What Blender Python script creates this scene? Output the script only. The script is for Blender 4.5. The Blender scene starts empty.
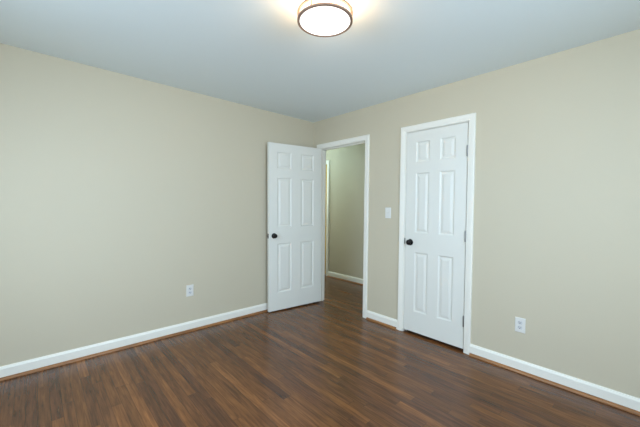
import bpy, bmesh, math
from mathutils import Vector, Matrix

# ------------------------------------------------------------------ scene, camera, light
S = bpy.context.scene
COL = S.collection
S.view_settings.view_transform = 'Standard'
S.view_settings.look = 'None'
S.view_settings.gamma = 1.0
S.view_settings.use_curve_mapping = False
S.view_settings.exposure = -0.11

ROOM_X, ROOM_Y, H = 4.05, -3.75, 2.438      # room corner seen in the photo is the origin
WT = 0.102                                  # partition thickness
HALL_Y, HALL_X0, HALL_X1 = 1.15, -2.6, 1.25

cam_d = bpy.data.cameras.new('camera')
cam = bpy.data.objects.new('camera', cam_d)
COL.objects.link(cam)
F_PX, PITCH, ROLL, YAW = 309.15, 0.0251, 0.0115, 2.398
cam_d.sensor_fit = 'HORIZONTAL'
cam_d.sensor_width = 36.0
cam_d.lens = F_PX / 640 * 36.0
cam_d.clip_start = 0.02
fw = Vector((math.cos(PITCH) * math.cos(YAW), math.cos(PITCH) * math.sin(YAW), -math.sin(PITCH)))
rt = Vector((math.sin(YAW), -math.cos(YAW), 0))
up = rt.cross(fw)
r2 = rt * math.cos(ROLL) + up * math.sin(ROLL)
u2 = up * math.cos(ROLL) - rt * math.sin(ROLL)
M = Matrix((r2, u2, -fw)).transposed().to_4x4()
M.translation = Vector((3.2134, -2.8173, 1.2982))
cam.matrix_world = M
S.camera = cam

world = bpy.data.worlds.new('sky')
S.world = world
world.use_nodes = True
wn = world.node_tree.nodes
wn['Background'].inputs['Color'].default_value = (0.62, 0.78, 1.0, 1)
wn['Background'].inputs['Strength'].default_value = 0.5


def area_light(name, loc, direction, sx, sy, power, color):
    d = bpy.data.lights.new(name, 'AREA')
    d.shape = 'RECTANGLE'
    d.size, d.size_y = sx, sy
    d.energy = power
    d.color = color
    o = bpy.data.objects.new(name, d)
    COL.objects.link(o)
    o.location = loc
    o.rotation_euler = Vector(direction).to_track_quat('-Z', 'Z').to_euler()
    return o


# daylight standing just outside the windows of the two walls behind the camera, plus a fill light added at the hall's end
DAY = (0.63, 0.81, 1.0)
WIN_B = (1.00, 2.60, 0.85, 2.10)            # x0, x1, z0, z1 in the wall behind (y = ROOM_Y)
WIN_N = (-2.60, -1.10, 0.85, 2.10)          # y0, y1, z0, z1 in the near wall (x = ROOM_X)
area_light('daylight_window_behind', (1.8, ROOM_Y - WT - 0.1, 1.5), (0, 1, -0.72), 1.7, 1.35, 92, DAY)
area_light('daylight_window_near', (ROOM_X + WT + 0.1, -1.85, 1.5), (-1, 0, -0.45), 1.6, 1.35, 96, DAY)
area_light('hall_fill_light', (HALL_X0 - 0.25, 0.62, 1.6), (1, 0, 0), 0.6, 1.0, 56, (0.80, 0.98, 0.93))  # added fill that lifts the hall wall; its source is unseen
HALL_EMIT = 40.0
HALL_COL = (0.58, 0.90, 1.0)
LAMP_POWER = 18.0
LAMP_COL = (1.0, 0.69, 0.38)


# ------------------------------------------------------------------ materials
def srgb(r, g, b):
    f = lambda c: (c / 255 / 12.92) if c / 255 <= 0.04045 else ((c / 255 + 0.055) / 1.055) ** 2.4
    return (f(r), f(g), f(b), 1)


def mat(name, color, rough=0.5, metal=0.0, bump=0.0, bscale=200.0, spec=0.5, mottle=0.0):
    m = bpy.data.materials.new(name)
    m.use_nodes = True
    nt = m.node_tree
    b = nt.nodes['Principled BSDF']
    b.inputs['Base Color'].default_value = color
    b.inputs['Roughness'].default_value = rough
    b.inputs['Metallic'].default_value = metal
    b.inputs['Specular IOR Level'].default_value = spec
    tc = nt.nodes.new('ShaderNodeTexCoord')
    n = nt.nodes.new('ShaderNodeTexNoise')
    n.inputs['Scale'].default_value = bscale
    n.inputs['Detail'].default_value = 3
    nt.links.new(tc.outputs['Object'], n.inputs['Vector'])
    if bump:
        bp = nt.nodes.new('ShaderNodeBump')
        bp.inputs['Strength'].default_value = bump
        bp.inputs['Distance'].default_value = 0.002
        nt.links.new(n.outputs['Fac'], bp.inputs['Height'])
        nt.links.new(bp.outputs['Normal'], b.inputs['Normal'])
    if mottle:
        mx = nt.nodes.new('ShaderNodeMix')
        mx.data_type = 'RGBA'
        mx.inputs[6].default_value = tuple(c * (1 - mottle) for c in color[:3]) + (1,)
        mx.inputs[7].default_value = tuple(min(1, c * (1 + mottle)) for c in color[:3]) + (1,)
        nt.links.new(n.outputs['Fac'], mx.inputs[0])
        nt.links.new(mx.outputs[2], b.inputs['Base Color'])
    return m


WALL = mat('greige_wall_paint', srgb(204, 194, 171), 0.62, bump=0.05, bscale=260, spec=0.35, mottle=0.01)
CEIL = mat('white_ceiling_paint', srgb(232, 240, 240), 0.9, bump=0.05, bscale=220, spec=0.2)
TRIM = mat('white_trim_paint', srgb(242, 238, 227), 0.38, bump=0.015, bscale=120, spec=0.5)
DOORM = mat('white_door_paint', srgb(230, 228, 219), 0.42, bump=0.03, bscale=300, spec=0.5)
PLATE = mat('white_plastic', srgb(226, 224, 218), 0.3, spec=0.5)
PLATE2 = mat('white_receptacle_plastic', srgb(210, 210, 210), 0.3, spec=0.5)
SLOT = mat('black_slot', srgb(24, 24, 26), 0.6)
BRONZE = mat('oil_rubbed_bronze', srgb(38, 34, 33), 0.3, 0.7, mottle=0.1, bscale=60)
NICKEL = mat('brushed_nickel', srgb(150, 150, 148), 0.35, 0.9, mottle=0.05, bscale=90)
RINGM = mat('warm_brushed_bronze_ring', srgb(172, 142, 124), 0.4, 0.5, mottle=0.06, bscale=90)
BRASS = mat('satin_brass', srgb(190, 160, 105), 0.35, 0.9, mottle=0.05, bscale=90)
DARK = mat('closet_dark', srgb(70, 66, 60), 0.9)


def emission(name, color, strength):
    m = bpy.data.materials.new(name)
    m.use_nodes = True
    b = m.node_tree.nodes['Principled BSDF']
    b.inputs['Base Color'].default_value = (0.9, 0.9, 0.9, 1)
    b.inputs['Roughness'].default_value = 0.4
    b.inputs['Emission Color'].default_value = color + (1,)
    b.inputs['Emission Strength'].default_value = strength
    return m


DIFFM = emission('lit_frosted_diffuser', (1.0, 0.93, 0.86), 1.6)
# drum side: frosted glass that glows and lets the bulb through
LAMPM = bpy.data.materials.new('lit_drum_glass')
LAMPM.use_nodes = True
_nt = LAMPM.node_tree
_nt.nodes.remove(_nt.nodes['Principled BSDF'])
_em = _nt.nodes.new('ShaderNodeEmission')
_em.inputs['Color'].default_value = (1.0, 0.88, 0.74, 1)
_em.inputs['Strength'].default_value = 3.0
_tr = _nt.nodes.new('ShaderNodeBsdfTransparent')
_mx = _nt.nodes.new('ShaderNodeMixShader')
_mx.inputs[0].default_value = 0.5
_nt.links.new(_tr.outputs[0], _mx.inputs[1])
_nt.links.new(_em.outputs[0], _mx.inputs[2])
_nt.links.new(_mx.outputs[0], _nt.nodes['Material Output'].inputs[0])


SPECK = (0.2928, -2.9581, 0.0)


def wood_floor():
    m = bpy.data.materials.new('stained_oak_strip_floor')
    m.use_nodes = True
    nt = m.node_tree
    N, L = nt.nodes, nt.links
    b = N['Principled BSDF']
    geo = N.new('ShaderNodeNewGeometry')
    sep = N.new('ShaderNodeSeparateXYZ')
    L.new(geo.outputs['Position'], sep.inputs[0])

    def math_(op, a, b_=None, c=None):
        n = N.new('ShaderNodeMath')
        n.operation = op
        for i, v in enumerate((a, b_, c)):
            if v is None:
                continue
            if isinstance(v, (int, float)):
                n.inputs[i].default_value = v
            else:
                L.new(v, n.inputs[i])
        return n.outputs[0]

    BW, BL = 0.0575, 0.95
    v = math_('DIVIDE', sep.outputs['Y'], BW)
    row = math_('FLOOR', v)
    fv = math_('FRACT', v)
    wn1 = N.new('ShaderNodeTexWhiteNoise')
    wn1.noise_dimensions = '1D'
    L.new(row, wn1.inputs['W'])
    off = math_('MULTIPLY', wn1.outputs['Value'], 7.3)
    u = math_('ADD', math_('DIVIDE', sep.outputs['X'], BL), off)
    # uneven board lengths: warp u a little inside every row
    wob = math_('MULTIPLY', math_('SINE', math_('MULTIPLY', u, 2.1)), 0.28)
    u2 = math_('ADD', u, wob)
    colu = math_('FLOOR', u2)
    fu = math_('FRACT', u2)
    cmb = N.new('ShaderNodeCombineXYZ')
    L.new(row, cmb.inputs[0]); L.new(colu, cmb.inputs[1])
    wn2 = N.new('ShaderNodeTexWhiteNoise')
    wn2.noise_dimensions = '2D'
    L.new(cmb.outputs[0], wn2.inputs['Vector'])
    ramp = N.new('ShaderNodeValToRGB')
    e = ramp.color_ramp.elements
    e[0].position, e[0].color = 0.0, srgb(88, 55, 35)
    e[1].position, e[1].color = 1.0, srgb(128, 82, 46)
    for p, c in ((0.30, srgb(100, 63, 37)), (0.60, srgb(107, 68, 37)), (0.88, srgb(117, 74, 41))):
        k = e.new(p); k.color = c
    L.new(wn2.outputs['Value'], ramp.inputs[0])
    # grain: noise stretched along the board, shifted per board
    gv = N.new('ShaderNodeCombineXYZ')
    L.new(math_('ADD', math_('MULTIPLY', sep.outputs['X'], 4.5), math_('MULTIPLY', wn2.outputs['Value'], 37.0)), gv.inputs[0])
    L.new(math_('MULTIPLY', sep.outputs['Y'], 85.0), gv.inputs[1])
    L.new(math_('MULTIPLY', wn2.outputs['Value'], 19.0), gv.inputs[2])
    gn = N.new('ShaderNodeTexNoise')
    gn.inputs['Scale'].default_value = 1.0
    gn.inputs['Detail'].default_value = 5
    gn.inputs['Roughness'].default_value = 0.65
    gn.inputs['Distortion'].default_value = 0.6
    L.new(gv.outputs[0], gn.inputs['Vector'])
    gr = N.new('ShaderNodeValToRGB')
    gr.color_ramp.elements[0].position, gr.color_ramp.elements[0].color = 0.32, (0.50, 0.48, 0.47, 1)
    gr.color_ramp.elements[1].position, gr.color_ramp.elements[1].color = 0.70, (1.50, 1.48, 1.42, 1)
    L.new(gn.outputs['Fac'], gr.inputs[0])
    mx0 = N.new('ShaderNodeMix'); mx0.data_type = 'RGBA'; mx0.blend_type = 'MULTIPLY'
    mx0.inputs[0].default_value = 0.8
    L.new(ramp.outputs[0], mx0.inputs[6]); L.new(gr.outputs[0], mx0.inputs[7])
    # cathedral figure: broad long blotches of stain, different on every board
    cv = N.new('ShaderNodeCombineXYZ')
    L.new(math_('ADD', math_('MULTIPLY', sep.outputs['X'], 2.6), math_('MULTIPLY', wn2.outputs['Value'], 71.0)), cv.inputs[0])
    L.new(math_('MULTIPLY', sep.outputs['Y'], 22.0), cv.inputs[1])
    cn = N.new('ShaderNodeTexNoise')
    cn.inputs['Scale'].default_value = 1.0
    cn.inputs['Detail'].default_value = 3
    cn.inputs['Distortion'].default_value = 1.2
    L.new(cv.outputs[0], cn.inputs['Vector'])
    cr = N.new('ShaderNodeValToRGB')
    cr.color_ramp.elements[0].position, cr.color_ramp.elements[0].color = 0.36, (0.62, 0.60, 0.60, 1)
    cr.color_ramp.elements[1].position, cr.color_ramp.elements[1].color = 0.66, (1.32, 1.28, 1.18, 1)
    L.new(cn.outputs['Fac'], cr.inputs[0])
    mx = N.new('ShaderNodeMix'); mx.data_type = 'RGBA'; mx.blend_type = 'MULTIPLY'
    mx.inputs[0].default_value = 0.6
    L.new(mx0.outputs[2], mx.inputs[6]); L.new(cr.outputs[0], mx.inputs[7])
    # seams
    seam_v = math_('MINIMUM', fv, math_('SUBTRACT', 1.0, fv))
    seam_u = math_('MULTIPLY', math_('MINIMUM', fu, math_('SUBTRACT', 1.0, fu)), BL / BW)
    seam = math_('MINIMUM', seam_v, seam_u)
    sm = N.new('ShaderNodeMapRange')
    sm.inputs['From Min'].default_value = 0.0
    sm.inputs['From Max'].default_value = 0.05
    sm.inputs['To Min'].default_value = 0.55
    sm.inputs['To Max'].default_value = 1.0
    L.new(seam, sm.inputs['Value'])
    mx2 = N.new('ShaderNodeMix'); mx2.data_type = 'RGBA'; mx2.blend_type = 'MULTIPLY'
    mx2.inputs[0].default_value = 1.0
    L.new(mx.outputs[2], mx2.inputs[6]); L.new(sm.outputs[0], mx2.inputs[7])
    # small dark nail hole near the plain wall
    dist = N.new('ShaderNodeVectorMath'); dist.operation = 'DISTANCE'
    L.new(geo.outputs['Position'], dist.inputs[0])
    dist.inputs[1].default_value = SPECK
    hole = N.new('ShaderNodeMapRange')
    hole.inputs['From Min'].default_value = 0.005
    hole.inputs['From Max'].default_value = 0.009
    L.new(dist.outputs['Value'], hole.inputs['Value'])
    mx3 = N.new('ShaderNodeMix'); mx3.data_type = 'RGBA'; mx3.blend_type = 'MIX'
    mx3.inputs[6].default_value = (0.012, 0.009, 0.008, 1)
    L.new(hole.outputs[0], mx3.inputs[0]); L.new(mx2.outputs[2], mx3.inputs[7])
    L.new(mx3.outputs[2], b.inputs['Base Color'])
    rr = N.new('ShaderNodeMapRange')
    rr.inputs['To Min'].default_value = 0.30
    rr.inputs['To Max'].default_value = 0.17
    L.new(gn.outputs['Fac'], rr.inputs['Value'])
    L.new(rr.outputs[0], b.inputs['Roughness'])
    b.inputs['Specular IOR Level'].default_value = 0.5
    bp = N.new('ShaderNodeBump')
    bp.inputs['Strength'].default_value = 0.25
    bp.inputs['Distance'].default_value = 0.0012
    hs = math_('ADD', math_('MULTIPLY', sm.outputs[0], 1.0), math_('MULTIPLY', gn.outputs['Fac'], 0.35))
    L.new(hs, bp.inputs['Height'])
    L.new(bp.outputs['Normal'], b.inputs['Normal'])
    return m


def grain_wood(name, c0, c1, rough, axis):
    m = bpy.data.materials.new(name)
    m.use_nodes = True
    nt = m.node_tree
    b = nt.nodes['Principled BSDF']
    tc = nt.nodes.new('ShaderNodeTexCoord')
    mp = nt.nodes.new('ShaderNodeMapping')
    sc = [60.0, 60.0, 60.0]
    sc[axis] = 4.0
    mp.inputs['Scale'].default_value = sc
    n = nt.nodes.new('ShaderNodeTexNoise')
    n.inputs['Scale'].default_value = 1.0
    n.inputs['Detail'].default_value = 4
    r = nt.nodes.new('ShaderNodeValToRGB')
    r.color_ramp.elements[0].position, r.color_ramp.elements[0].color = 0.3, c0
    r.color_ramp.elements[1].position, r.color_ramp.elements[1].color = 0.7, c1
    nt.links.new(tc.outputs['Object'], mp.inputs[0])
    nt.links.new(mp.outputs[0], n.inputs['Vector'])
    nt.links.new(n.outputs['Fac'], r.inputs[0])
    nt.links.new(r.outputs[0], b.inputs['Base Color'])
    b.inputs['Roughness'].default_value = rough
    return m


FLOOR = wood_floor()
SHOE_X = grain_wood('stained_shoe_moulding_along_x', srgb(118, 76, 40), srgb(170, 116, 66), 0.35, 0)
SHOE_Y = grain_wood('stained_shoe_moulding_along_y', srgb(118, 76, 40), srgb(170, 116, 66), 0.35, 1)
OAK = grain_wood('golden_oak', srgb(186, 146, 78), srgb(214, 176, 104), 0.45, 2)


# ------------------------------------------------------------------ mesh helpers
def new_obj(name, bm, material, parent=None, smooth=False, recalc=True):
    if recalc:
        bmesh.ops.recalc_face_normals(bm, faces=bm.faces)
    me = bpy.data.meshes.new(name)
    bm.to_mesh(me)
    bm.free()
    me.materials.append(material)
    if smooth:
        for p in me.polygons:
            p.use_smooth = True
        me.set_sharp_from_angle(angle=math.radians(35))
    o = bpy.data.objects.new(name, me)
    COL.objects.link(o)
    if parent is not None:
        o.parent = parent
    return o


def structure(o, label, cat):
    o['kind'] = 'structure'
    o['label'] = label
    o['category'] = cat
    return o


def thing(o, label, cat, group=None):
    o['label'] = label
    o['category'] = cat
    if group:
        o['group'] = group
    return o


def empty(name, loc):
    o = bpy.data.objects.new(name, None)
    COL.objects.link(o)
    o.location = loc
    o.empty_display_size = 0.05
    return o


def box(bm, x0, x1, y0, y1, z0, z1, bevel=0.0, seg=2):
    r = bmesh.ops.create_cube(bm, size=1)
    vs = r['verts']
    for v in vs:
        v.co = Vector((x0 if v.co.x < 0 else x1, y0 if v.co.y < 0 else y1, z0 if v.co.z < 0 else z1))
    if bevel:
        es = list({e for v in vs for e in v.link_edges})
        bmesh.ops.bevel(bm, geom=es, offset=bevel, segments=seg, profile=0.6, affect='EDGES')
    return bm


def boxes(*bs, bevel=0.0):
    bm = bmesh.new()
    for b in bs:
        box(bm, *b, bevel=bevel)
    return bm


def sweep(profile, path_frames, close_ends=True):
    """profile: list of (a, b); path_frames: list of (origin, A axis, B axis)."""
    bm = bmesh.new()
    rings = []
    for o, A, B in path_frames:
        rings.append([bm.verts.new(Vector(o) + Vector(A) * a + Vector(B) * b) for a, b in profile])
    n = len(profile)
    for r0, r1 in zip(rings, rings[1:]):
        for i in range(n):
            bm.faces.new((r0[i], r0[(i + 1) % n], r1[(i + 1) % n], r1[i]))
    if close_ends:
        bm.faces.new(rings[0][::-1])
        bm.faces.new(rings[-1])
    return bm


def lathe(profile, axis_m, seg=40, bm=None):
    """profile: list of (r, h) along local +Z, placed by matrix."""
    bm = bm or bmesh.new()
    prev = None
    for r, h in profile:
        if r < 1e-6:
            ring = [bm.verts.new(axis_m @ Vector((0, 0, h)))]
        else:
            ring = [bm.verts.new(axis_m @ Vector((r * math.cos(2 * math.pi * i / seg), r * math.sin(2 * math.pi * i / seg), h))) for i in range(seg)]
        if prev:
            for i in range(seg):
                j = (i + 1) % seg
                if len(prev) == 1:
                    bm.faces.new((prev[0], ring[i], ring[j]))
                elif len(ring) == 1:
                    bm.faces.new((prev[i], prev[j], ring[0]))
                else:
                    bm.faces.new((prev[i], prev[j], ring[j], ring[i]))
        prev = ring
    return bm


# ------------------------------------------------------------------ room shell
DW_X0, DW_X1, DW_Z = 0.148, 0.913, 2.056      # clear doorway to the hall
CL_X0, CL_X1, CL_Z = 1.456, 2.073, 2.056      # clear closet doorway
JT = 0.018                                    # jamb thickness


def wall_with_holes_y(name, x0, x1, y0, y1, holes):
    """wall running along x between y0 and y1, holes = (hx0, hx1, hz0, hz1)"""
    bm = bmesh.new()
    cur = x0
    for hx0, hx1, hz0, hz1 in sorted(holes):
        box(bm, cur, hx0, y0, y1, 0, H)
        if hz0 > 0:
            box(bm, hx0, hx1, y0, y1, 0, hz0)
        box(bm, hx0, hx1, y0, y1, hz1, H)
        cur = hx1
    box(bm, cur, x1, y0, y1, 0, H)
    return new_obj(name, bm, WALL)


w = wall_with_holes_y('wall_right', HALL_X0, ROOM_X + WT, 0, WT,
                      [(DW_X0 - JT, DW_X1 + JT, 0, DW_Z + JT), (CL_X0 - JT, CL_X1 + JT, 0, CL_Z + JT)])
structure(w, 'greige wall with the open doorway and the closed white door', 'wall')
w = new_obj('wall_left', boxes((-WT, 0, ROOM_Y - WT, 0, 0, H)), WALL)
structure(w, 'plain greige wall on the left behind the open door', 'wall')
w = wall_with_holes_y('wall_behind', 0, ROOM_X + WT, ROOM_Y - WT, ROOM_Y, [WIN_B])
structure(w, 'greige window wall behind the camera facing the doors', 'wall')
bm = bmesh.new()
y0, y1, z0, z1 = WIN_N
for b in ((ROOM_Y, y0, 0, H), (y1, 0, 0, H), (y0, y1, 0, z0), (y0, y1, z1, H)):
    box(bm, ROOM_X, ROOM_X + WT, b[0], b[1], b[2], b[3])
w = new_obj('wall_near', bm, WALL)
structure(w, 'greige window wall beside the camera opposite the plain wall', 'wall')

# the hall past the doorway
w = new_obj('wall_hall', boxes((HALL_X0, -1.650, HALL_Y, HALL_Y + WT, 0, H), (-0.898, HALL_X1, HALL_Y, HALL_Y + WT, 0, H),
                               (-1.650, -0.898, HALL_Y, HALL_Y + WT, 2.09, H)), WALL)
structure(w, 'shaded greige hallway wall seen through the open doorway', 'wall')
w = new_obj('wall_hall_end', boxes((HALL_X1, HALL_X1 + 0.08, WT, HALL_Y + WT, 0, H)), WALL)
structure(w, 'end wall of the hallway beside the closet', 'wall')
w = new_obj('wall_hall_far', boxes((HALL_X0 - WT, HALL_X0, 0, HALL_Y + WT, 0, 1.05), (HALL_X0 - WT, HALL_X0, 0, HALL_Y + WT, 2.15, H),
                                      (HALL_X0 - WT, HALL_X0, 0, 0.30, 1.05, 2.15), (HALL_X0 - WT, HALL_X0, 0.94, HALL_Y + WT, 1.05, 2.15)), WALL)
structure(w, 'unseen far end wall of the hallway with an opening added for fill light', 'wall')
w = new_obj('wall_closet', boxes((HALL_X1 + 0.08, 2.4, 0.75, 0.83, 0, H), (2.4, 2.48, WT, 0.83, 0, H)), WALL)
structure(w, 'back of the closet behind the closed door', 'wall')

f = new_obj('floor', boxes((HALL_X0 - WT, ROOM_X + WT, ROOM_Y - WT, HALL_Y + WT, -0.05, 0)), FLOOR)
structure(f, 'dark stained oak strip floor running into the hallway', 'floor')
c = new_obj('ceiling', boxes((HALL_X0 - WT, ROOM_X + WT, ROOM_Y - WT, HALL_Y + WT, H, H + 0.05)), CEIL)
structure(c, 'flat white ceiling with one round light', 'ceiling')

# windows behind the camera: frame, sill, meeting rail and pane
GLASS = bpy.data.materials.new('window_glass')
GLASS.use_nodes = True
nt = GLASS.node_tree
nt.nodes.remove(nt.nodes['Principled BSDF'])
tr = nt.nodes.new('ShaderNodeBsdfTransparent')
gl = nt.nodes.new('ShaderNodeBsdfGlossy')
gl.inputs['Roughness'].default_value = 0.02
ms = nt.nodes.new('ShaderNodeMixShader')
ms.inputs[0].default_value = 0.06
nt.links.new(tr.outputs[0], ms.inputs[1])
nt.links.new(gl.outputs[0], ms.inputs[2])
nt.links.new(ms.outputs[0], nt.nodes['Material Output'].inputs[0])


def window(n, a0, a1, z0, z1, plane, along_x, inward, label):
    fr = 0.045
    def P(a, b, d0, d1, e0, e1):
        d0, d1 = sorted((plane + d0 * inward, plane + d1 * inward))
        return (a, b, d0, d1, e0, e1) if along_x else (d0, d1, a, b, e0, e1)
    zm = (z0 + z1) / 2
    root = new_obj('window_%d' % n, boxes(P(a0, a0 + fr, -0.09, -0.03, z0, z1), P(a1 - fr, a1, -0.09, -0.03, z0, z1),
                                          P(a0 + fr, a1 - fr, -0.09, -0.03, z0, z0 + fr), P(a0 + fr, a1 - fr, -0.09, -0.03, z1 - fr, z1),
                                          P(a0 + fr, a1 - fr, -0.09, -0.03, zm - 0.02, zm + 0.02)), TRIM)
    structure(root, label, 'window')
    new_obj('window_pane', boxes(P(a0 + fr, a1 - fr, -0.062, -0.058, z0 + fr, zm - 0.02), P(a0 + fr, a1 - fr, -0.062, -0.058, zm + 0.02, z1 - fr)), GLASS, root)
    cs = 0.057
    new_obj('window_casing', boxes(P(a0 - cs, a0, 0, 0.018, z0, z1 + cs), P(a1, a1 + cs, 0, 0.018, z0, z1 + cs), P(a0, a1, 0, 0.018, z1, z1 + cs),
                                   P(a0 - 0.08, a1 + 0.08, 0, 0.05, z0 - 0.03, z0), bevel=0.002), TRIM, root)


window(1, *WIN_B, ROOM_Y, True, 1, 'white framed window in the wall behind the camera')
window(2, *WIN_N, ROOM_X, False, -1, 'white framed window in the wall beside the camera')
window(3, 0.30, 0.94, 1.05, 2.15, HALL_X0, False, 1, 'unseen white framed window added at the hallway end for fill light')  # unseen window, added so the fill light can enter the hall

# ------------------------------------------------------------------ casings, jambs, stops
CAS = [(0.0, 0.0), (0.0, 0.010), (0.004, 0.0125), (0.014, 0.0125), (0.020, 0.0155), (0.036, 0.0175), (0.050, 0.0185), (0.056, 0.0165), (0.058, 0.013), (0.058, 0.0)]


def casing_bm(x0, x1, zt, y=0.0, ny=-1.0, reveal=0.005):
    """three-sided casing, inner edge a reveal off the clear opening; profile a = outward, b = off the wall"""
    a, b, z = x0 - reveal, x1 + reveal, zt + reveal
    N = (0, ny, 0)
    return sweep(CAS, [((a, y, 0), (-1, 0, 0), N), ((a, y, z), (-1, 0, 1), N), ((b, y, z), (1, 0, 1), N), ((b, y, 0), (1, 0, 0), N)])


def jamb_bm(x0, x1, zt, y0, y1):
    return boxes((x0 - JT, x0, y0, y1, 0, zt + JT), (x1, x1 + JT, y0, y1, 0, zt + JT), (x0, x1, y0, y1, zt, zt + JT))


t = new_obj('trim_1', casing_bm(DW_X0, DW_X1, DW_Z), TRIM)
structure(t, 'white casing around the open doorway to the hallway', 'door frame')
new_obj('jamb', jamb_bm(DW_X0, DW_X1, DW_Z, 0.001, WT - 0.001), TRIM, t)
new_obj('door_stop', boxes((DW_X0, DW_X0 + 0.011, 0.042, 0.075, 0, DW_Z), (DW_X1 - 0.011, DW_X1, 0.042, 0.075, 0, DW_Z),
                           (DW_X0 + 0.011, DW_X1 - 0.011, 0.042, 0.075, DW_Z - 0.011, DW_Z), bevel=0.001), TRIM, t)
new_obj('strike_plate', boxes((DW_X1 - 0.0015, DW_X1, 0.004, 0.030, 0.905, 0.965)), BRONZE, t)['label'] = 'dark metal strike plate'
new_obj('hall_casing', casing_bm(DW_X0, DW_X1, DW_Z, WT, 1.0, 0.015), TRIM, t)

t = new_obj('trim_2', casing_bm(CL_X0, CL_X1, CL_Z), TRIM)
structure(t, 'white casing around the closed closet door', 'door frame')
new_obj('jamb', jamb_bm(CL_X0, CL_X1, CL_Z, 0.001, WT - 0.001), TRIM, t)
new_obj('door_stop', boxes((CL_X0, CL_X0 + 0.011, 0.041, 0.075, 0, CL_Z), (CL_X1 - 0.011, CL_X1, 0.041, 0.075, 0, CL_Z),
                           (CL_X0 + 0.011, CL_X1 - 0.011, 0.041, 0.075, CL_Z - 0.011, CL_Z)), TRIM, t)
new_obj('strike_plate', boxes((CL_X0 - 0.002, CL_X0 + 0.0015, -0.003, 0.028, 0.915, 0.975)), BRONZE, t)['label'] = 'dark metal strike plate'

t = new_obj('trim_3', casing_bm(-1.632, -0.916, 2.07, HALL_Y), TRIM)
structure(t, 'white door casing on the hallway wall, a sliver past the open door', 'door frame')
new_obj('jamb', jamb_bm(-1.632, -0.916, 2.07, HALL_Y + 0.001, HALL_Y + WT - 0.001), TRIM, t)
d = new_obj('door_3', boxes((-1.629, -0.919, HALL_Y + 0.02, HALL_Y + 0.055, 0.012, 2.066), bevel=0.002), OAK)
structure(d, 'golden door, a thin sliver at the left of the hallway', 'door')

# ------------------------------------------------------------------ baseboards with stained shoe moulding
BB = [(0, 0), (0.016, 0), (0.016, 0.078), (0.0145, 0.082), (0.0115, 0.086), (0.0085, 0.0945), (0.006, 0.0965), (0, 0.0965)]
SH = [(0.016, 0.0)] + [(0.016 + 0.018 * math.cos(k * math.pi / 12), 0.020 * math.sin(k * math.pi / 12)) for k in range(7)]


def baseboard(name, p0, p1, n, label, shoe=SHOE_X, trim0=0.0, trim1=0.0):
    Z = (0, 0, 1)
    o = new_obj(name, sweep(BB, [(p0, n, Z), (p1, n, Z)]), TRIM)
    structure(o, label, 'baseboard')
    if shoe:
        d = (Vector(p1) - Vector(p0)).normalized()
        s = new_obj('shoe_moulding', sweep(SH, [(Vector(p0) + d * trim0, n, Z), (Vector(p1) - d * trim1, n, Z)]), shoe, o, smooth=True)
        s['label'] = 'brown stained shoe moulding'
    return o


CO = 0.063   # outer edge of a casing off its clear opening
baseboard('baseboard_left', (0, ROOM_Y, 0), (0, 0, 0), (1, 0, 0), 'white baseboard along the plain wall on the left', SHOE_Y)
baseboard('baseboard_center', (DW_X1 + CO, 0, 0), (CL_X0 - CO, 0, 0), (0, -1, 0), 'short white baseboard between the doorway and the closet door', SHOE_X, 0.012, 0.012)
baseboard('baseboard_right', (CL_X1 + CO, 0, 0), (ROOM_X, 0, 0), (0, -1, 0), 'white baseboard right of the closet door under the outlet', SHOE_X)
baseboard('baseboard_behind', (0.016, ROOM_Y, 0), (ROOM_X, ROOM_Y, 0), (0, 1, 0), 'white baseboard along the window wall behind the camera', SHOE_X)
baseboard('baseboard_near', (ROOM_X, ROOM_Y + 0.016, 0), (ROOM_X, -0.016, 0), (-1, 0, 0), 'white baseboard along the wall beside the camera', SHOE_Y)
baseboard('baseboard_hall', (-0.916 + CO, HALL_Y, 0), (HALL_X1, HALL_Y, 0), (0, -1, 0), 'white baseboard on the hallway wall past the doorway', SHOE_X)


# ------------------------------------------------------------------ six-panel doors
def panel_bm(x0, x1, z0, z1, th):
    """one moulded raised panel, both faces; local door: front face y = 0 (outwards -y), back y = th"""
    prof = [(0.0, 0.0), (0.003, 0.0015), (0.010, 0.0075), (0.016, 0.0085), (0.020, 0.0085), (0.040, 0.0025), (0.043, 0.0020)]
    bm = bmesh.new()
    for s in (0, 1):
        prev = None
        for ins, dep in prof:
            y = dep if s == 0 else th - dep
            ring = [bm.verts.new((x, y, z)) for x, z in ((x0 + ins, z0 + ins), (x1 - ins, z0 + ins), (x1 - ins, z1 - ins), (x0 + ins, z1 - ins))]
            if prev:
                for i in range(4):
                    j = (i + 1) % 4
                    fc = (prev[i], prev[j], ring[j], ring[i])
                    bm.faces.new(fc if s == 0 else fc[::-1])
            prev = ring
        bm.faces.new(prev if s == 0 else prev[::-1])
    return bm


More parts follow.
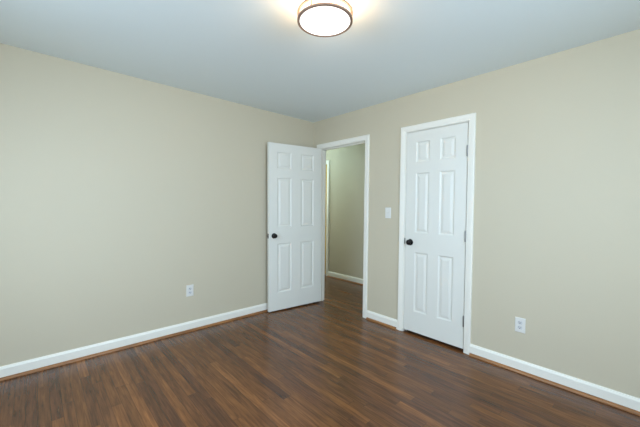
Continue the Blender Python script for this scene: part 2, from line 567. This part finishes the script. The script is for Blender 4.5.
def frame_bm(w, h, th, cols, rows):
    """stiles and rails with openings for the panels"""
    bm = bmesh.new()
    xs = [0, *[v for c in cols for v in c], w]
    zs = [0, *[v for r in rows for v in r], h]
    def isp(i, k):
        return i % 2 == 1 and k % 2 == 1
    for y, flip in ((0, False), (th, True)):
        for i in range(len(xs) - 1):
            for k in range(len(zs) - 1):
                if isp(i, k):
                    continue
                q = [(xs[i], y, zs[k]), (xs[i + 1], y, zs[k]), (xs[i + 1], y, zs[k + 1]), (xs[i], y, zs[k + 1])]
                vs = [bm.verts.new(p) for p in q]
                bm.faces.new(vs[::-1] if flip else vs)
    for k in range(len(zs) - 1):
        for x, fl in ((0, True), (w, False)):
            q = [(x, 0, zs[k]), (x, th, zs[k]), (x, th, zs[k + 1]), (x, 0, zs[k + 1])]
            vs = [bm.verts.new(p) for p in q]
            bm.faces.new(vs[::-1] if fl else vs)
    for i in range(len(xs) - 1):
        for z, fl in ((0, True), (h, False)):
            q = [(xs[i], 0, z), (xs[i + 1], 0, z), (xs[i + 1], th, z), (xs[i], th, z)]
            vs = [bm.verts.new(p) for p in q]
            bm.faces.new(vs[::-1] if fl else vs)
    bmesh.ops.remove_doubles(bm, verts=bm.verts, dist=1e-5)
    return bm


def knob_bm(x, z, y, ny):
    """round knob on a rose, pointing along ny from the face at y"""
    Mx = Matrix.Translation((x, y, z)) @ Vector((0, ny, 0)).to_track_quat('Z', 'Y').to_matrix().to_4x4()
    rose = lathe([(0, 0), (0.031, 0), (0.0325, 0.002), (0.031, 0.006), (0.022, 0.009), (0.0125, 0.011), (0.0125, 0.012), (0, 0.012)], Mx, 36)
    knob = lathe([(0, 0.008), (0.0115, 0.009), (0.0105, 0.017), (0.013, 0.021), (0.022, 0.025), (0.0265, 0.031), (0.0272, 0.037), (0.025, 0.044),
                  (0.019, 0.0495), (0.010, 0.052), (0, 0.0525)], Mx, 36)
    return rose, knob


def hinge_barrel(x, y, zc):
    bm = bmesh.new()
    Mx = Matrix.Translation((x, y, zc - 0.0475))
    prof = [(0, -0.004), (0.003, -0.003), (0.0045, 0.0)]
    for k in range(5):
        z0, z1 = k * 0.019, (k + 1) * 0.019
        prof += [(0.0076, z0 + 0.0006), (0.0076, z1 - 0.0006), (0.0068, z1)]
    prof += [(0.003, 0.098), (0, 0.099)]
    lathe(prof, Mx, 16, bm)
    return bm


TH = 0.035
ROWS = [(0.236, 0.840), (1.036, 1.638), (1.748, 1.950)]     # panel heights above the floor


def door(name, w, cols, knob_x, knob_z, label, z_gap, h):
    rows = [(a - z_gap, b - z_gap) for a, b in ROWS]
    root = new_obj(name, frame_bm(w, h, TH, cols, rows), DOORM, recalc=False)
    structure(root, label, 'door')
    for c in cols:
        for r in rows:
            new_obj('panel', panel_bm(c[0], c[1], r[0], r[1], TH), DOORM, root, recalc=False)
    for y, ny in ((0.0, -1), (TH, 1)):
        rose, knob = knob_bm(knob_x, knob_z - z_gap, y, ny)
        k = new_obj('door_knob', knob, BRONZE, root, smooth=True)
        k['label'] = 'dark bronze round knob'
        new_obj('rose', rose, BRONZE, k, smooth=True)
    ex = 0.0 if knob_x < w / 2 else w
    s = -1 if ex == 0.0 else 1
    lp = boxes((min(ex, ex + s * 0.0012), max(ex, ex + s * 0.0012), 0.005, 0.030, knob_z - z_gap - 0.0285, knob_z - z_gap + 0.0285))
    box(lp, min(ex, ex + s * 0.009), max(ex, ex + s * 0.009), 0.011, 0.024, knob_z - z_gap - 0.008, knob_z - z_gap + 0.008, bevel=0.002)
    new_obj('latch', lp, SLOT, root)['label'] = 'dark bronze latch plate'
    return root


# closed closet door, hinged on the right, knob on the left
d2 = door('door_2', 0.611, [(0.107, 0.252), (0.358, 0.504)], 0.060, 0.937,
          'closed narrow white six panel door with three hinges on its right edge', 0.025, 2.027)
d2.location = (CL_X0 + 0.003, 0.002, 0.025)
for zc in (0.277, 1.040, 1.800):
    h = new_obj('hinge', hinge_barrel(0.6125, -0.007, zc - 0.025), NICKEL, d2, smooth=True)
    h['label'] = 'grey metal hinge barrel'

# open door, hinged on the left jamb of the hallway doorway
# local: x = 0 hinge edge .. w free edge ; local front face (y = 0, facing local -y) turned towards the room (+x)
d1 = door('door_1', 0.762, [(0.118, 0.313), (0.451, 0.646)], 0.694, 0.936,
          'white six panel door standing open against the left wall', 0.021, 2.031)
OPEN = math.radians(7.2)
dx = Vector((-math.sin(OPEN), -math.cos(OPEN), 0))     # hinge edge -> free edge
dn = Vector((math.cos(OPEN), -math.sin(OPEN), 0))      # face turned to the room
d1.location = Vector((0.193, -0.011, 0.021)) - dn * TH
d1.rotation_euler = (0, math.radians(0.55), math.atan2(dx.y, dx.x))   # sags a little on its hinges
for zc in (0.27, 1.03, 1.80):
    bm = hinge_barrel(-0.005, -0.006, zc - 0.020)
    box(bm, -0.0025, -0.0002, -0.004, TH - 0.006, zc - 0.020 - 0.0445, zc - 0.020 + 0.0445)
    h = new_obj('hinge', bm, NICKEL, d1, smooth=True)
    h['label'] = 'grey metal hinge'

# ------------------------------------------------------------------ ceiling light
LX, LY = 1.948, -1.633
R = 0.153
root = empty('ceiling_light', (LX, LY, H))
thing(root, 'round lit flush ceiling light with two bronze rings around a white drum shade', 'ceiling light')
I4 = Matrix.Identity(4)
new_obj('canopy', lathe([(0, 0), (0.095, 0), (0.095, -0.010), (0.090, -0.014), (0, -0.014)], I4, 64), RINGM, root, smooth=True)
s = new_obj('shade', lathe([(0.141, -0.004), (0.141, -0.1255)], I4, 64), LAMPM, root, smooth=True)
s['label'] = 'glowing white drum shade'
s = new_obj('diffuser', lathe([(0, -0.116), (0.1405, -0.116), (0.1405, -0.1245), (0.110, -0.1265), (0.06, -0.1275), (0, -0.128)], I4, 64), DIFFM, root, smooth=True)
s['label'] = 'glowing white round diffuser'

bl = bpy.data.lights.new('bulb', 'POINT')
bl.energy = LAMP_POWER
bl.color = LAMP_COL
bl.shadow_soft_size = 0.03
bo = bpy.data.objects.new('bulb', bl)
COL.objects.link(bo)
bo.parent = root
bo.location = (0, 0, -0.062)


def ring(zc, hh):
    prof = [(R - 0.014, -hh), (R - 0.001, -hh), (R, -hh + 0.001), (R, hh - 0.001), (R - 0.001, hh), (R - 0.014, hh), (R - 0.014, -hh)]
    bm = lathe(prof, Matrix.Translation((0, 0, zc)), 72)
    bmesh.ops.remove_doubles(bm, verts=bm.verts, dist=1e-6)
    return bm


for zc in (-0.122, -0.083):
    new_obj('ring', ring(zc, 0.005), RINGM, root, smooth=True)['label'] = 'bronze ring'
for k in range(3):
    a = math.radians(-71 + 120 * k)
    Mx = Matrix.Translation((math.cos(a) * (R - 0.0035), math.sin(a) * (R - 0.0035), -0.122))
    new_obj('strut', lathe([(0, 0), (0.0028, 0), (0.0028, 0.122), (0, 0.122)], Mx, 12), RINGM, root, smooth=True)

# unseen dome light, added left of the doorway to brighten the hall wall
HLX, HLY = -0.88, 0.48
root = empty('ceiling_light', (HLX, HLY, H))
thing(root, 'unseen small round dome light added to brighten the hallway left of the doorway', 'ceiling light')
new_obj('canopy', lathe([(0, 0), (0.13, 0), (0.13, -0.018), (0.12, -0.022), (0, -0.022)], I4, 40), NICKEL, root, smooth=True)
HLAMPM = emission('hall_fill_glass', HALL_COL, HALL_EMIT)
new_obj('shade', lathe([(0.118, -0.02), (0.116, -0.04), (0.1, -0.07), (0.07, -0.09), (0.03, -0.1), (0, -0.102)], I4, 40), HLAMPM, root, smooth=True)

# ------------------------------------------------------------------ switch and outlets  (local: plate back on y = 0, front towards -y)
def plate_bm(w=0.0715, h=0.116, d=0.0055):
    bm = bmesh.new()
    rings = []
    for ins, y in ((0, 0), (0, -d * 0.45), (0.0015, -d * 0.8), (0.004, -d)):
        x, z = w / 2 - ins, h / 2 - ins
        rings.append([bm.verts.new(p) for p in ((-x, y, -z), (x, y, -z), (x, y, z), (-x, y, z))])
    for a, b in zip(rings, rings[1:]):
        for i in range(4):
            j = (i + 1) % 4
            bm.faces.new((a[i], a[j], b[j], b[i]))
    bm.faces.new(rings[-1])
    bm.faces.new(rings[0][::-1])
    return bm


def screw_bm(z, y=-0.0055):
    Mx = Matrix.Translation((0, y, z)) @ Vector((0, -1, 0)).to_track_quat('Z', 'Y').to_matrix().to_4x4()
    bm = lathe([(0, 0), (0.0032, 0), (0.0028, 0.0008), (0, 0.0011)], Mx, 16)
    return bm


sw = empty('light_switch', (1.243, 0, 1.229))
thing(sw, 'white single toggle light switch plate between the doorway and the closet door', 'light switch')
new_obj('cover_plate', plate_bm(), PLATE, sw)
new_obj('toggle_collar', boxes((-0.0055, 0.0055, -0.0062, -0.0052, -0.0125, 0.0125)), PLATE2, sw)
tg = boxes((-0.0042, 0.0042, -0.017, -0.004, -0.004, 0.006), bevel=0.0012)
bmesh.ops.rotate(tg, verts=tg.verts, cent=(0, -0.004, 0), matrix=Matrix.Rotation(math.radians(-28), 3, 'X'))
new_obj('toggle', tg, PLATE, sw)
for z in (-0.030, 0.030):
    new_obj('screw', screw_bm(z), PLATE2, sw, smooth=True)


def outlet(loc, rz, label):
    r = empty('power_outlet', loc)
    r.rotation_euler = (0, 0, rz)
    thing(r, label, 'outlet', 'duplex outlets low on the walls')
    new_obj('cover_plate', plate_bm(), PLATE, r)
    new_obj('screw', screw_bm(0), PLATE2, r, smooth=True)
    for zc in (-0.0195, 0.0195):
        bm = bmesh.new()
        n = 28
        f0, f1 = [], []
        for i in range(n):
            a = 2 * math.pi * i / n
            x, z = 0.0172 * math.cos(a), max(-0.0135, min(0.0135, 0.0172 * math.sin(a)))
            f0.append(bm.verts.new((x, -0.005, z + zc)))
            f1.append(bm.verts.new((x * 0.97, -0.0072, (z * 0.97) + zc)))
        for i in range(n):
            j = (i + 1) % n
            bm.faces.new((f0[i], f0[j], f1[j], f1[i]))
        bm.faces.new(f1)
        bm.faces.new(f0[::-1])
        q = new_obj('receptacle', bm, PLATE2, r)
        sb = boxes((-0.0080, -0.0052, -0.0075, -0.0068, zc - 0.001, zc + 0.0090), (0.0052, 0.0078, -0.0075, -0.0068, zc + 0.001, zc + 0.0075))
        Mx = Matrix.Translation((0, -0.0068, zc - 0.006)) @ Vector((0, -1, 0)).to_track_quat('Z', 'Y').to_matrix().to_4x4()
        lathe([(0, 0), (0.0030, 0), (0.0030, 0.0007), (0, 0.0007)], Mx, 14, sb)
        new_obj('slots', sb, SLOT, q)['label'] = 'dark plug slots'
    return r


outlet((2.5075, 0, 0.372), 0, 'white duplex outlet low on the wall right of the closet door')
outlet((0, -1.661, 0.414), math.pi / 2, 'white duplex outlet low on the plain wall left of the open door')
